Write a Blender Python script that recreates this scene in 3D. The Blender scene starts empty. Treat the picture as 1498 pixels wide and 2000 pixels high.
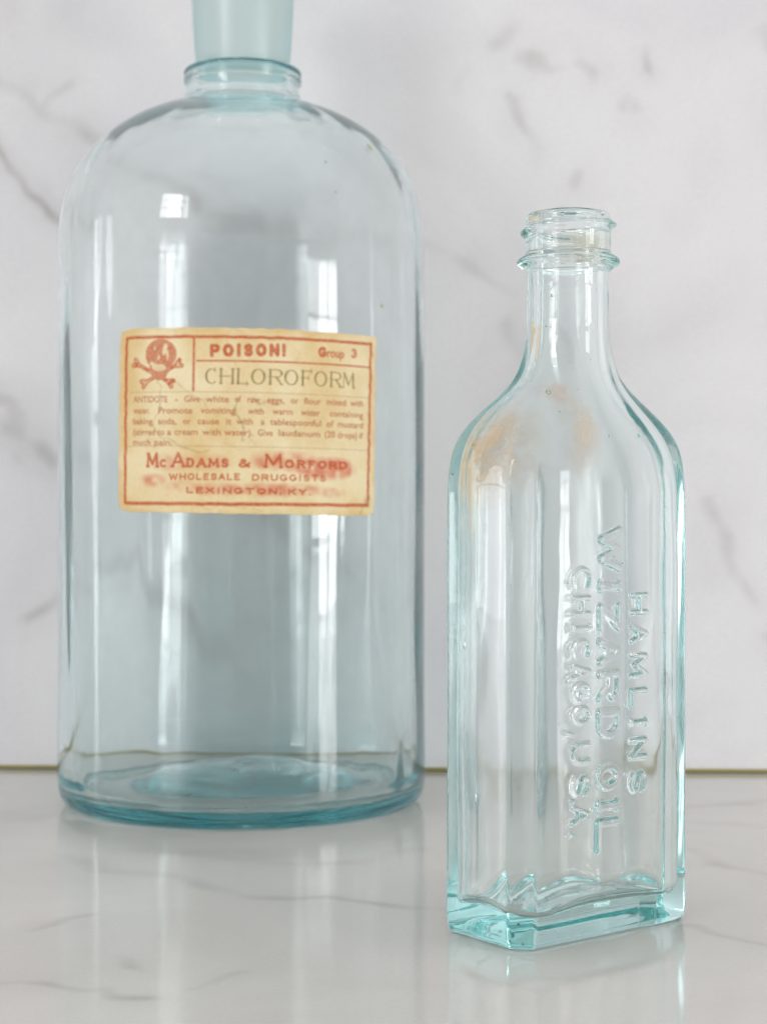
import bpy, math
import numpy as np

scene = bpy.context.scene
PI = math.pi

# ------------------------------------------------------------------ camera
# camera stands at the front of the counter, level, looking along +Y
EYE = 0.0955
FPX = 3320.0                                   # focal length in photo pixels (photo 1498 wide)
cam_data = bpy.data.cameras.new("camera")
cam = bpy.data.objects.new("camera", cam_data)
scene.collection.objects.link(cam)
cam.location = (0.0, 0.0, EYE)
cam.rotation_euler = (PI / 2, 0, 0)
cam_data.sensor_fit = 'HORIZONTAL'
cam_data.sensor_width = 24.0
cam_data.lens = FPX / 1498.0 * 24.0
cam_data.shift_y = 12.0 / 1498.0
cam_data.clip_start = 0.01
cam_data.clip_end = 50.0
cam_data.dof.use_dof = True
cam_data.dof.focus_distance = 0.392
cam_data.dof.aperture_fstop = 22.0
cam_data.dof.aperture_blades = 0
scene.camera = cam

# ------------------------------------------------------------------ world: the dim white room
world = bpy.data.worlds.new("World")
scene.world = world
world.use_nodes = True
wt = world.node_tree
wt.nodes.clear()
w_out = wt.nodes.new("ShaderNodeOutputWorld")
w_bg = wt.nodes.new("ShaderNodeBackground")
w_tc = wt.nodes.new("ShaderNodeTexCoord")
w_sep = wt.nodes.new("ShaderNodeSeparateXYZ")
w_ramp = wt.nodes.new("ShaderNodeMapRange")
w_mix = wt.nodes.new("ShaderNodeMix")
w_mix.data_type = 'RGBA'
w_ramp.inputs['From Min'].default_value = -0.35
w_ramp.inputs['From Max'].default_value = 0.30
wt.links.new(w_tc.outputs['Generated'], w_sep.inputs[0])
wt.links.new(w_sep.outputs['Z'], w_ramp.inputs['Value'])
wt.links.new(w_ramp.outputs[0], w_mix.inputs['Factor'])
w_mix.inputs['A'].default_value = (0.38, 0.365, 0.35, 1)
w_mix.inputs['B'].default_value = (0.98, 0.98, 1.0, 1)
wt.links.new(w_mix.outputs['Result'], w_bg.inputs['Color'])
w_bg.inputs['Strength'].default_value = 0.93
wt.links.new(w_bg.outputs[0], w_out.inputs[0])


# ------------------------------------------------------------------ lamps: daylight from the room's windows, pane by pane
def window_light(name, az, dist, zc, width, height, nx, nz, radiance, color, gap=0.05):
    """a mullioned window: one area lamp per pane; az in degrees, 0 = behind camera, + = right"""
    bx, by = -0.03, 0.55
    a = math.radians(az)
    cx, cy = bx + dist * math.sin(a), by - dist * math.cos(a)
    ux, uy = math.cos(a), math.sin(a)             # along the window
    pw, ph = width / nx, height / nz
    for i in range(nx):
        for k in range(nz):
            ld = bpy.data.lights.new(name, 'AREA')
            ld.shape = 'RECTANGLE'
            ld.size = pw * (1 - gap)
            ld.size_y = ph * (1 - gap)
            ld.color = color
            rad = radiance[k] if isinstance(radiance, (list, tuple)) else radiance
            ld.energy = rad * ld.size * ld.size_y * PI
            lo = bpy.data.objects.new(name, ld)
            off = (i + 0.5) * pw - width / 2
            lo.location = (cx + ux * off, cy + uy * off, zc + (k + 0.5) * ph - height / 2)
            # area lamp shines along its -Z; aim horizontally at the bottles
            lo.rotation_euler = (PI / 2, 0, a)
            d = (-math.sin(a), math.cos(a))
            lo.rotation_euler = (PI / 2, 0, math.atan2(-d[0], d[1]))
            scene.collection.objects.link(lo)


window_light("window_light_right", 57, 2.0, 0.12, 0.44, 0.76, 2, 4, (7.0, 10.5, 10.5, 7.0), (1.0, 0.985, 0.975), 0.12)
window_light("window_light_left", -39, 2.2, 0.20, 0.46, 0.66, 2, 3, (3.4, 5.0, 3.2), (0.97, 0.98, 1.0), 0.06)
window_light("window_light_high", -40, 2.2, 0.86, 0.50, 0.50, 3, 3, 9.0, (1.0, 0.99, 0.97), 0.10)
window_light("window_light_side", -96, 1.6, 0.22, 0.16, 0.60, 1, 2, 3.5, (0.97, 0.98, 1.0), 0.05)

scene.view_settings.view_transform = 'Standard'
scene.view_settings.look = 'None'
scene.view_settings.exposure = 0.09
scene.view_settings.gamma = 1.0
scene.render.engine = 'CYCLES'
cy = scene.cycles
cy.max_bounces = 128
cy.transmission_bounces = 128
cy.glossy_bounces = 128
cy.diffuse_bounces = 4
cy.transparent_max_bounces = 12
cy.caustics_reflective = True
cy.caustics_refractive = True
cy.blur_glossy = 0.3
cy.sample_clamp_indirect = 30.0
cy.use_adaptive_sampling = False
cy.use_denoising = True
try:
    cy.denoiser = 'OPENIMAGEDENOISE'
    cy.denoising_prefilter = 'ACCURATE'
    cy.denoising_input_passes = 'RGB_ALBEDO_NORMAL'
except Exception:
    pass


# ------------------------------------------------------------------ helpers
def new_mat(name):
    m = bpy.data.materials.new(name)
    m.use_nodes = True
    nt = m.node_tree
    nt.nodes.clear()
    out = nt.nodes.new("ShaderNodeOutputMaterial")
    return m, nt, out


def N(nt, kind, **kw):
    n = nt.nodes.new(kind)
    for k, v in kw.items():
        if k in n.bl_rna.properties and k != 'inputs':
            setattr(n, k, v)
    return n


def add_obj(name, me, mat=None, parent=None, smooth=True):
    o = bpy.data.objects.new(name, me)
    scene.collection.objects.link(o)
    if mat is not None and len(me.materials) == 0:
        me.materials.append(mat)
    if smooth:
        me.polygons.foreach_set('use_smooth', np.ones(len(me.polygons), dtype=bool))
    if parent is not None:
        o.parent = parent
    return o


def mesh_np(name, verts, quads):
    """fast mesh from numpy arrays; quads (M,4)"""
    me = bpy.data.meshes.new(name)
    verts = np.asarray(verts, dtype=np.float32)
    quads = np.asarray(quads, dtype=np.int32)
    me.vertices.add(len(verts))
    me.vertices.foreach_set('co', verts.ravel())
    me.loops.add(quads.size)
    me.loops.foreach_set('vertex_index', quads.ravel())
    me.polygons.add(len(quads))
    me.polygons.foreach_set('loop_start', np.arange(0, quads.size, 4, dtype=np.int32))
    me.update(calc_edges=True)
    me.validate()
    return me


def rings_mesh(name, rings):
    """rings: list of (N,3) closed rings; first and last ring are capped with a centre vertex"""
    n = len(rings[0])
    R = len(rings)
    V = np.concatenate(rings, axis=0)
    j = np.arange(n)
    jn = (j + 1) % n
    Q = []
    for i in range(R - 1):
        a = i * n
        Q.append(np.stack([a + j, a + jn, a + n + jn, a + n + j], axis=1))
    Q = np.concatenate(Q, axis=0)
    me = bpy.data.meshes.new(name)
    c0 = len(V)
    V = np.concatenate([V, rings[0].mean(0)[None], rings[-1].mean(0)[None]], axis=0)
    T0 = np.stack([np.full(n, c0), jn, j], axis=1)
    e = (R - 1) * n
    T1 = np.stack([np.full(n, c0 + 1), e + j, e + jn], axis=1)
    me.vertices.add(len(V))
    me.vertices.foreach_set('co', V.astype(np.float32).ravel())
    loops = np.concatenate([Q.ravel(), T0.ravel(), T1.ravel()]).astype(np.int32)
    me.loops.add(len(loops))
    me.loops.foreach_set('vertex_index', loops)
    starts = np.concatenate([np.arange(len(Q)) * 4, Q.size + np.arange(2 * n) * 3]).astype(np.int32)
    me.polygons.add(len(starts))
    me.polygons.foreach_set('loop_start', starts)
    me.update(calc_edges=True)
    me.validate()
    return me


rng = np.random.default_rng(11)


def lattice(seed, shape):
    return np.random.default_rng(seed).random(shape) * 2 - 1


def vnoise2(x, y, seed, period_x=None):
    """smooth value noise, optional period in x (integer)"""
    xi = np.floor(x).astype(int)
    yi = np.floor(y).astype(int)
    fx = x - xi
    fy = y - yi
    fx = fx * fx * (3 - 2 * fx)
    fy = fy * fy * (3 - 2 * fy)
    L = lattice(seed, (512, 512))
    px = period_x or 512

    def g(a, b):
        return L[(a % px), (b % 512)]
    return ((g(xi, yi) * (1 - fx) + g(xi + 1, yi) * fx) * (1 - fy)
            + (g(xi, yi + 1) * (1 - fx) + g(xi + 1, yi + 1) * fx) * fy)


def catmull(pts, sub=8):
    P = np.array(pts, dtype=float)
    P = np.concatenate([[2 * P[0] - P[1]], P, [2 * P[-1] - P[-2]]])
    out = []
    for i in range(1, len(P) - 2):
        p0, p1, p2, p3 = P[i - 1], P[i], P[i + 1], P[i + 2]
        t0, t1 = 0.0, max(np.linalg.norm(p1 - p0), 1e-9) ** 0.5
        t2 = t1 + max(np.linalg.norm(p2 - p1), 1e-9) ** 0.5
        t3 = t2 + max(np.linalg.norm(p3 - p2), 1e-9) ** 0.5
        for t in np.linspace(t1, t2, sub, endpoint=False):
            A1 = (t1 - t) / (t1 - t0) * p0 + (t - t0) / (t1 - t0) * p1
            A2 = (t2 - t) / (t2 - t1) * p1 + (t - t1) / (t2 - t1) * p2
            A3 = (t3 - t) / (t3 - t2) * p2 + (t - t2) / (t3 - t2) * p3
            B1 = (t2 - t) / (t2 - t0) * A1 + (t - t0) / (t2 - t0) * A2
            B2 = (t3 - t) / (t3 - t1) * A2 + (t - t1) / (t3 - t1) * A3
            out.append((t2 - t) / (t2 - t1) * B1 + (t - t1) / (t2 - t1) * B2)
    out.append(P[-2])
    return np.array(out)


# ------------------------------------------------------------------ marble (wall and counter)
def seg_dist(X, Y, pts):
    """distance to a polyline, plus interpolated width and strength; pts rows: x y width strength"""
    best = np.zeros_like(X)
    for (x0, y0, w0, s0), (x1, y1, w1, s1) in zip(pts[:-1], pts[1:]):
        dx, dy = x1 - x0, y1 - y0
        L2 = dx * dx + dy * dy + 1e-12
        t = np.clip(((X - x0) * dx + (Y - y0) * dy) / L2, 0, 1)
        d = np.hypot(X - (x0 + t * dx), Y - (y0 + t * dy))
        w = w0 + t * (w1 - w0)
        s = s0 + t * (s1 - s0)
        best = np.maximum(best, s * np.exp(-(d / w) ** 2))
    return best


def marble_mat(name, base, vein, rough, cloud, cloud_scale, bump=0.0):
    m, nt, out = new_mat(name)
    b = N(nt, "ShaderNodeBsdfPrincipled")
    at = N(nt, "ShaderNodeAttribute")
    at.attribute_name = "vein"
    tc = N(nt, "ShaderNodeTexCoord")
    n1 = N(nt, "ShaderNodeTexNoise")
    n1.inputs['Scale'].default_value = cloud_scale
    n1.inputs['Detail'].default_value = 4
    n1.inputs['Distortion'].default_value = 1.0
    nt.links.new(tc.outputs['Object'], n1.inputs['Vector'])
    n2 = N(nt, "ShaderNodeTexNoise")
    n2.inputs['Scale'].default_value = 900
    n2.inputs['Detail'].default_value = 3
    nt.links.new(tc.outputs['Object'], n2.inputs['Vector'])
    mr = N(nt, "ShaderNodeMapRange")
    mr.inputs['From Min'].default_value = 0.40
    mr.inputs['From Max'].default_value = 0.68
    nt.links.new(n1.outputs['Fac'], mr.inputs['Value'])
    mx = N(nt, "ShaderNodeMix", data_type='RGBA')
    mx.inputs['A'].default_value = (*base, 1)
    mx.inputs['B'].default_value = (*cloud, 1)
    nt.links.new(mr.outputs[0], mx.inputs['Factor'])
    mv = N(nt, "ShaderNodeMix", data_type='RGBA')
    nt.links.new(mx.outputs['Result'], mv.inputs['A'])
    mv.inputs['B'].default_value = (*vein, 1)
    nt.links.new(at.outputs['Fac'], mv.inputs['Factor'])
    ms = N(nt, "ShaderNodeMapRange")
    ms.inputs['From Min'].default_value = 0.2
    ms.inputs['From Max'].default_value = 0.8
    ms.inputs['To Min'].default_value = 0.955
    ms.inputs['To Max'].default_value = 1.03
    nt.links.new(n2.outputs['Fac'], ms.inputs['Value'])
    mm = N(nt, "ShaderNodeMix", data_type='RGBA', blend_type='MULTIPLY')
    mm.inputs['Factor'].default_value = 1
    nt.links.new(mv.outputs['Result'], mm.inputs['A'])
    nt.links.new(ms.outputs[0], mm.inputs['B'])
    nt.links.new(mm.outputs['Result'], b.inputs['Base Color'])
    b.inputs['Roughness'].default_value = rough
    b.inputs['IOR'].default_value = 1.5
    nt.links.new(b.outputs[0], out.inputs['Surface'])
    return m


def slab(name, xs, ys, thick, to_world, veins, warp, mat, noise_seed):
    """dense front sheet (with the vein attribute) closed into a slab; to_world(x, y, depth) -> XYZ"""
    nx, ny = len(xs), len(ys)
    X, Y = np.meshgrid(xs, ys)
    wx = (vnoise2(X / warp[0], Y / warp[0], noise_seed) * warp[1] + vnoise2(X / warp[0] * 3.1, Y / warp[0] * 3.1, noise_seed + 1) * warp[1] * 0.4)
    wy = (vnoise2(X / warp[0] + 40, Y / warp[0], noise_seed + 2) * warp[1] + vnoise2(X / warp[0] * 3.1, Y / warp[0] * 3.1, noise_seed + 3) * warp[1] * 0.4)
    mod = 0.72 + 0.45 * vnoise2(X / 0.012, Y / 0.012, noise_seed + 4)
    V = np.zeros_like(X)
    for pl in veins:
        V = np.maximum(V, seg_dist(X + wx, Y + wy, pl))
    # a cloudy halo round every vein
    for pl in veins:
        V = np.maximum(V, 0.27 * seg_dist(X + 2 * wx, Y + 2 * wy, [(a, b, w * 3.2, s_) for a, b, w, s_ in pl]))
    V = np.clip(V * mod, 0, 1)
    front = to_world(X.ravel(), Y.ravel(), 0.0)
    b0 = nx * ny
    idx = np.arange(b0).reshape(ny, nx)
    Q = np.stack([idx[:-1, :-1], idx[:-1, 1:], idx[1:, 1:], idx[1:, :-1]], axis=-1).reshape(-1, 4)
    loop = np.concatenate([idx[0, :], idx[1:, -1], idx[-1, -2::-1], idx[-2:0:-1, 0]])
    bx, by = X.ravel()[loop], Y.ravel()[loop]
    back = to_world(bx, by, thick)
    n = len(loop)
    j = np.arange(n)
    jn = (j + 1) % n
    side = np.stack([loop[j], b0 + j, b0 + jn, loop[jn]], axis=1)
    me = mesh_np(name, np.concatenate([front, back]), np.concatenate([Q, side]))
    at = me.attributes.new("vein", 'FLOAT', 'POINT')
    at.data.foreach_set('value', np.concatenate([V.ravel(), np.zeros(n)]).astype(np.float32))
    o = add_obj(name, me, mat, smooth=False)
    return o


def graded(lo, a, b, hi, fine, coarse):
    return np.concatenate([np.arange(lo, a, coarse), np.arange(a, b, fine), np.arange(b, hi + coarse, coarse)])


WS = 0.6394 / FPX                                # metres per photo pixel on the wall


def wv(pts):
    return [((x - 749) * WS, EYE + (1012 - y) * WS, w * WS * 1.5, min(1.0, s * 1.12)) for x, y, w, s in pts]


wall_veins = [wv(v) for v in [
    [(-60, 130, 12, .3), (30, 172, 9, .25), (58, 190, 8, .55), (80, 207, 8, .6), (100, 186, 6, .3), (125, 160, 8, .3)],
    [(80, 207, 8, .6), (110, 222, 10, .2), (150, 236, 13, .3), (183, 266, 13, .75), (215, 290, 15, .5), (270, 330, 16, .35),
     (330, 365, 14, .4), (380, 395, 18, .55), (430, 410, 18, .35), (520, 440, 20, .35), (590, 470, 20, .3), (700, 462, 18, .2), (790, 475, 14, .25)],
    [(830, 478, 8, .22), (880, 498, 8, .3), (912, 518, 9, .38), (935, 550, 6, .3), (990, 585, 9, .2)],
    [(-20, 270, 6, .7), (0, 304, 7, .75), (35, 350, 7, .65), (64, 392, 6, .6), (84, 418, 7, .8), (105, 432, 7, .7), (150, 450, 8, .4)],
    [(18, 790, 10, .5), (26, 815, 14, .65), (20, 840, 16, .8), (36, 830, 9, .5)],
    [(45, 858, 9, .3), (68, 874, 10, .55), (95, 893, 10, .6), (120, 905, 10, .3)],
    [(22, 893, 9, .3), (30, 900, 9, .2)],
    [(130, 1120, 8, .5), (112, 1155, 9, .7), (85, 1190, 9, .55), (48, 1217, 9, .45), (20, 1222, 8, .1)],
    [(960, 92, 13, .38), (985, 70, 12, .32), (995, 58, 16, .18)],
    [(1000, 115, 12, .35), (1028, 118, 13, .6), (1052, 122, 12, .6), (1068, 136, 8, .45), (1110, 130, 6, .15), (1130, 122, 9, .45), (1147, 138, 10, .62), (1155, 158, 8, .3)],
    [(990, 188, 8, .5), (1002, 196, 10, .55), (1016, 224, 9, .5), (1030, 250, 8, .35), (1055, 275, 10, .2), (1050, 315, 10, .08)],
    [(1264, 100, 8, .35), (1266, 130, 9, .55), (1275, 145, 8, .2)],
    [(1205, 208, 9, .5), (1222, 190, 10, .4), (1232, 206, 12, .7), (1250, 215, 9, .3), (1258, 230, 7, .1)],
    [(1125, 330, 9, .35), (1122, 350, 9, .35), (1122, 372, 8, .1)],
    [(1092, 400, 7, .25), (1090, 412, 7, .1)],
    [(910, 130, 7, .12), (890, 170, 9, .14), (892, 200, 9, .05)],
    [(1480, 70, 14, .2), (1498, 100, 12, .4), (1510, 110, 10, .4)],
    [(1372, 980, 11, .5), (1388, 1005, 12, .7), (1405, 1035, 10, .3), (1424, 1060, 12, .35), (1428, 1100, 11, .3), (1435, 1125, 9, .5), (1452, 1155, 9, .6), (1475, 1190, 10, .15)],
    [(1335, 400, 40, .10), (1400, 330, 45, .12), (1470, 300, 50, .12), (1500, 200, 60, .12)],
    [(1180, 560, 45, .08), (1300, 620, 50, .1), (1420, 560, 50, .08)],
    [(30, 10, 50, .2), (120, 20, 45, .18), (200, 60, 40, .1)],
    [(140, 1120, 10, .4), (180, 1100, 14, .5), (240, 1075, 16, .4), (330, 1180, 16, .6), (380, 1260, 20, .5), (450, 1330, 18, .3)],
    [(520, 1010, 16, .3), (600, 1080, 14, .3), (690, 1130, 12, .25)],
    [(980, 640, 12, .25), (1060, 720, 14, .3), (1150, 760, 12, .2)],
    [(-300, 600, 20, .5), (-180, 700, 16, .6), (-60, 760, 12, .5), (18, 790, 10, .5)],
    [(1600, 500, 18, .5), (1750, 620, 16, .6), (1900, 900, 20, .5)],
    [(1500, 1240, 9, .3), (1600, 1320, 12, .5), (1800, 1390, 16, .5)],
    [(-500, 100, 20, .5), (-350, -80, 16, .6), (-100, -200, 12, .5), (200, -350, 20, .4), (700, -420, 20, .5), (1200, -300, 20, .5)],
]]
wall_mat = marble_mat("marble_wall", (0.80, 0.79, 0.795), (0.40, 0.38, 0.365), 0.38, (0.71, 0.70, 0.72), 9.0)
WALL_Y, WALL_SLOPE = 0.6396, -0.0382


def wall_xyz(x, y, d):
    return np.stack([x, WALL_Y + WALL_SLOPE * x + d, y], axis=1)


wall = slab("wall", graded(-1.3, -0.26, 0.24, 1.3, 0.0011, 0.02), graded(0.0, 0.001, 0.34, 1.2, 0.0011, 0.02),
            0.02, wall_xyz, wall_veins, (0.022, 0.0028), wall_mat, 21)
wall['kind'] = 'structure'
wall['label'] = 'pale white and lilac grey marble wall with soft brownish veins'

KH = EYE * FPX


def cp(pts):
    out = []
    for x, y, w, s in pts:
        d = KH / (y - 1012.0)
        out.append(((x - 749) * d / FPX, d, w * d / FPX, s))
    return out


def cv(pts):
    """counter vein seen at photo points: widths are the true widths in mm"""
    out = []
    for x, y, w, s in pts:
        d = KH / (y - 1012.0)
        out.append(((x - 749) * d / FPX, d, w * 0.001, s))
    return out


counter_veins = [cv(v) for v in [
    [(-40, 1925, 2.0, .3), (0, 1923, 2.2, .45), (40, 1921, 1.6, .25), (100, 1922, 2.0, .7), (165, 1933, 2.0, .55), (215, 1930, 2.0, .45), (232, 1945, 3.0, .7), (290, 1948, 2.6, .6), (330, 1950, 2, .1)],
    [(225, 1872, 2.6, .5), (252, 1888, 3.0, .75), (275, 1897, 2.2, .3)],
    [(80, 1818, 2, .3), (110, 1808, 2.4, .6), (135, 1795, 2.4, .4), (180, 1788, 2.2, .3)],
    [(120, 1672, 5, .3), (190, 1678, 6, .55), (215, 1700, 5, .5), (300, 1708, 5, .35), (350, 1712, 4, .3), (430, 1735, 4, .4), (490, 1752, 3.4, .5), (560, 1758, 3.2, .45),
     (640, 1754, 3.2, .45), (720, 1762, 3, .5), (800, 1772, 3.0, .5), (870, 1776, 2.6, .4), (990, 1800, 2.4, .3), (1100, 1830, 2.2, .25)],
    [(300, 1660, 6, .25), (420, 1672, 5, .3), (600, 1690, 5, .3), (700, 1684, 5, .3), (820, 1660, 5, .2)],
    [(380, 1928, 1.8, .3), (420, 1915, 2.0, .45), (470, 1898, 2.0, .3)],
    [(1340, 1810, 2.4, .7), (1372, 1812, 2.4, .7), (1400, 1832, 2.0, .5), (1450, 1842, 2.0, .4), (1498, 1850, 2.0, .4), (1560, 1860, 2.0, .4)],
    [(1355, 1660, 3.5, .35), (1400, 1690, 4, .55), (1450, 1700, 3.5, .35), (1498, 1708, 3.5, .4), (1600, 1730, 4, .3)],
    [(1330, 1576, 7, .4), (1380, 1575, 6, .3), (1445, 1571, 7, .65), (1475, 1567, 7, .45), (1540, 1560, 7, .2)],
    [(1340, 1604, 5, .2), (1420, 1608, 6, .25), (1500, 1620, 5, .2)],
    [(880, 1900, 2, .15), (1060, 1935, 2.2, .2), (1200, 1900, 2.5, .22), (1300, 1870, 2.2, .2)],
    [(0, 1585, 9, .15), (60, 1600, 8, .2), (110, 1590, 8, .15)],
    [(840, 1570, 8, .15), (870, 1590, 8, .2)],
]]
counter_mat = marble_mat("polished_marble_counter", (0.63, 0.61, 0.57), (0.37, 0.345, 0.305), 0.10, (0.575, 0.555, 0.515), 11.0)


def counter_xyz(x, y, d):
    return np.stack([x, y, np.full_like(x, -d) if np.isscalar(d) else -d], axis=1)


yend = WALL_Y + 0.06
counter = slab("countertop", graded(-1.3, -0.2, 0.2, 1.3, 0.0009, 0.02), graded(-0.06, 0.29, 0.66, 0.70, 0.0009, 0.02),
               0.03, counter_xyz, counter_veins, (0.02, 0.0022), counter_mat, 41)
counter['kind'] = 'structure'
counter['label'] = 'polished warm grey marble countertop with thin darker veins'

# olive metal edge strip along the foot of the wall
m, nt, out = new_mat("olive_brass")
b = N(nt, "ShaderNodeBsdfPrincipled")
tc = N(nt, "ShaderNodeTexCoord")
nz = N(nt, "ShaderNodeTexNoise")
nz.inputs['Scale'].default_value = 60
nt.links.new(tc.outputs['Object'], nz.inputs['Vector'])
mx = N(nt, "ShaderNodeMix", data_type='RGBA')
mx.inputs['A'].default_value = (0.38, 0.33, 0.085, 1)
mx.inputs['B'].default_value = (0.22, 0.19, 0.07, 1)
nt.links.new(nz.outputs['Fac'], mx.inputs['Factor'])
nt.links.new(mx.outputs['Result'], b.inputs['Base Color'])
b.inputs['Roughness'].default_value = 0.55
b.inputs['Metallic'].default_value = 0.2
nt.links.new(b.outputs[0], out.inputs['Surface'])
strip_mat = m


def strip(name, x0, x1, y_front, y_back, z0, z1, mat):
    V = []
    for x in (x0, x1):
        for (dy, z) in ((y_front, z0), (y_front, z1), (y_back, z1), (y_back, z0)):
            V.append((x, WALL_Y + WALL_SLOPE * x + dy, z))
    Q = [(0, 1, 2, 3), (7, 6, 5, 4), (0, 4, 5, 1), (1, 5, 6, 2), (2, 6, 7, 3), (3, 7, 4, 0)]
    return add_obj(name, mesh_np(name, V, Q), mat, smooth=False)


wt_ = strip("wall_edge_strip", -1.25, 1.25, -0.0008, -0.00005, 0.0003, 0.0017, strip_mat)
wt_['kind'] = 'structure'
wt_['label'] = 'thin olive brass strip along the joint of wall and counter'


# ------------------------------------------------------------------ glass
def glass_mat(name, tint, density, rough=0.0, film=None, surf=(0.985, 1.0, 0.995), inside=None):
    """clear glass body colour by volume absorption; film = list of (centre, radii, colour, strength) rust or mineral films"""
    m, nt, out = new_mat(name)
    g = N(nt, "ShaderNodeBsdfPrincipled")
    g.inputs['Base Color'].default_value = (*surf, 1)
    g.inputs['Roughness'].default_value = rough
    g.inputs['IOR'].default_value = 1.5
    g.inputs['Transmission Weight'].default_value = 1.0
    last = g.outputs[0]
    if inside:
        # weathered inner skin (marked on the mesh): slightly dull, with a thin pale deposit
        ia_ = N(nt, "ShaderNodeAttribute")
        ia_.attribute_name = "inside"
        mr_ = N(nt, "ShaderNodeMath", operation='MULTIPLY')
        nt.links.new(ia_.outputs['Fac'], mr_.inputs[0])
        mr_.inputs[1].default_value = inside[0]
        nt.links.new(mr_.outputs[0], g.inputs['Roughness'])
        nz_ = N(nt, "ShaderNodeTexNoise")
        nz_.inputs['Scale'].default_value = 70.0
        nz_.inputs['Detail'].default_value = 5
        tc_ = N(nt, "ShaderNodeTexCoord")
        nt.links.new(tc_.outputs['Object'], nz_.inputs['Vector'])
        mp_ = N(nt, "ShaderNodeMapRange")
        mp_.inputs['From Min'].default_value = 0.3
        mp_.inputs['From Max'].default_value = 0.7
        mp_.inputs['To Min'].default_value = inside[1] * 0.5
        mp_.inputs['To Max'].default_value = inside[1] * 1.5
        nt.links.new(nz_.outputs['Fac'], mp_.inputs['Value'])
        mf_ = N(nt, "ShaderNodeMath", operation='MULTIPLY')
        nt.links.new(ia_.outputs['Fac'], mf_.inputs[0])
        nt.links.new(mp_.outputs[0], mf_.inputs[1])
        tr_ = N(nt, "ShaderNodeBsdfTranslucent")
        df_ = N(nt, "ShaderNodeBsdfDiffuse")
        tr_.inputs['Color'].default_value = (0.95, 0.95, 0.97, 1)
        df_.inputs['Color'].default_value = (0.95, 0.95, 0.97, 1)
        m1_ = N(nt, "ShaderNodeMixShader")
        nt.links.new(tr_.outputs[0], m1_.inputs[1])
        nt.links.new(df_.outputs[0], m1_.inputs[2])
        m2_ = N(nt, "ShaderNodeMixShader")
        nt.links.new(mf_.outputs[0], m2_.inputs[0])
        nt.links.new(last, m2_.inputs[1])
        nt.links.new(m1_.outputs[0], m2_.inputs[2])
        last = m2_.outputs[0]
    if film:
        tc = N(nt, "ShaderNodeTexCoord")
        for k, (c, r, col, s, scale) in enumerate(film):
            vm = N(nt, "ShaderNodeVectorMath", operation='SUBTRACT')
            nt.links.new(tc.outputs['Object'], vm.inputs[0])
            vm.inputs[1].default_value = c
            vd = N(nt, "ShaderNodeVectorMath", operation='DIVIDE')
            nt.links.new(vm.outputs[0], vd.inputs[0])
            vd.inputs[1].default_value = r
            vl = N(nt, "ShaderNodeVectorMath", operation='LENGTH')
            nt.links.new(vd.outputs[0], vl.inputs[0])
            fall = N(nt, "ShaderNodeMapRange", interpolation_type='SMOOTHSTEP')
            fall.inputs['From Min'].default_value = 1.0
            fall.inputs['From Max'].default_value = 0.15
            nt.links.new(vl.outputs['Value'], fall.inputs['Value'])
            nz = N(nt, "ShaderNodeTexNoise")
            nz.inputs['Scale'].default_value = scale
            nz.inputs['Detail'].default_value = 5
            nz.inputs['Distortion'].default_value = 0.6
            nt.links.new(tc.outputs['Object'], nz.inputs['Vector'])
            nm = N(nt, "ShaderNodeMapRange", interpolation_type='SMOOTHSTEP')
            nm.inputs['From Min'].default_value = 0.34
            nm.inputs['From Max'].default_value = 0.66
            nt.links.new(nz.outputs['Fac'], nm.inputs['Value'])
            mu = N(nt, "ShaderNodeMath", operation='MULTIPLY')
            nt.links.new(fall.outputs[0], mu.inputs[0])
            nt.links.new(nm.outputs[0], mu.inputs[1])
            m2 = N(nt, "ShaderNodeMath", operation='MULTIPLY')
            nt.links.new(mu.outputs[0], m2.inputs[0])
            m2.inputs[1].default_value = s
            tr = N(nt, "ShaderNodeBsdfTranslucent")
            tr.inputs['Color'].default_value = (*col, 1)
            df = N(nt, "ShaderNodeBsdfDiffuse")
            df.inputs['Color'].default_value = (*col, 1)
            mm = N(nt, "ShaderNodeMixShader")
            nt.links.new(tr.outputs[0], mm.inputs[1])
            nt.links.new(df.outputs[0], mm.inputs[2])
            mm.inputs[0].default_value = 0.5
            ms = N(nt, "ShaderNodeMixShader")
            nt.links.new(m2.outputs[0], ms.inputs[0])
            nt.links.new(last, ms.inputs[1])
            nt.links.new(mm.outputs[0], ms.inputs[2])
            last = ms.outputs[0]
    nt.links.new(last, out.inputs['Surface'])
    va = N(nt, "ShaderNodeVolumeAbsorption")
    va.inputs['Color'].default_value = (*tint, 1)
    va.inputs['Density'].default_value = density
    nt.links.new(va.outputs[0], out.inputs['Volume'])
    return m


# ================================================================== the big apothecary bottle
BX, BY = -0.0477, 0.5765
big = bpy.data.objects.new("apothecary_bottle", None)
scene.collection.objects.link(big)
big.location = (BX, BY, 0)
big['label'] = 'large round aqua glass apothecary bottle with a yellowed poison label'
big['category'] = 'bottle'
R0 = 0.0618

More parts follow.
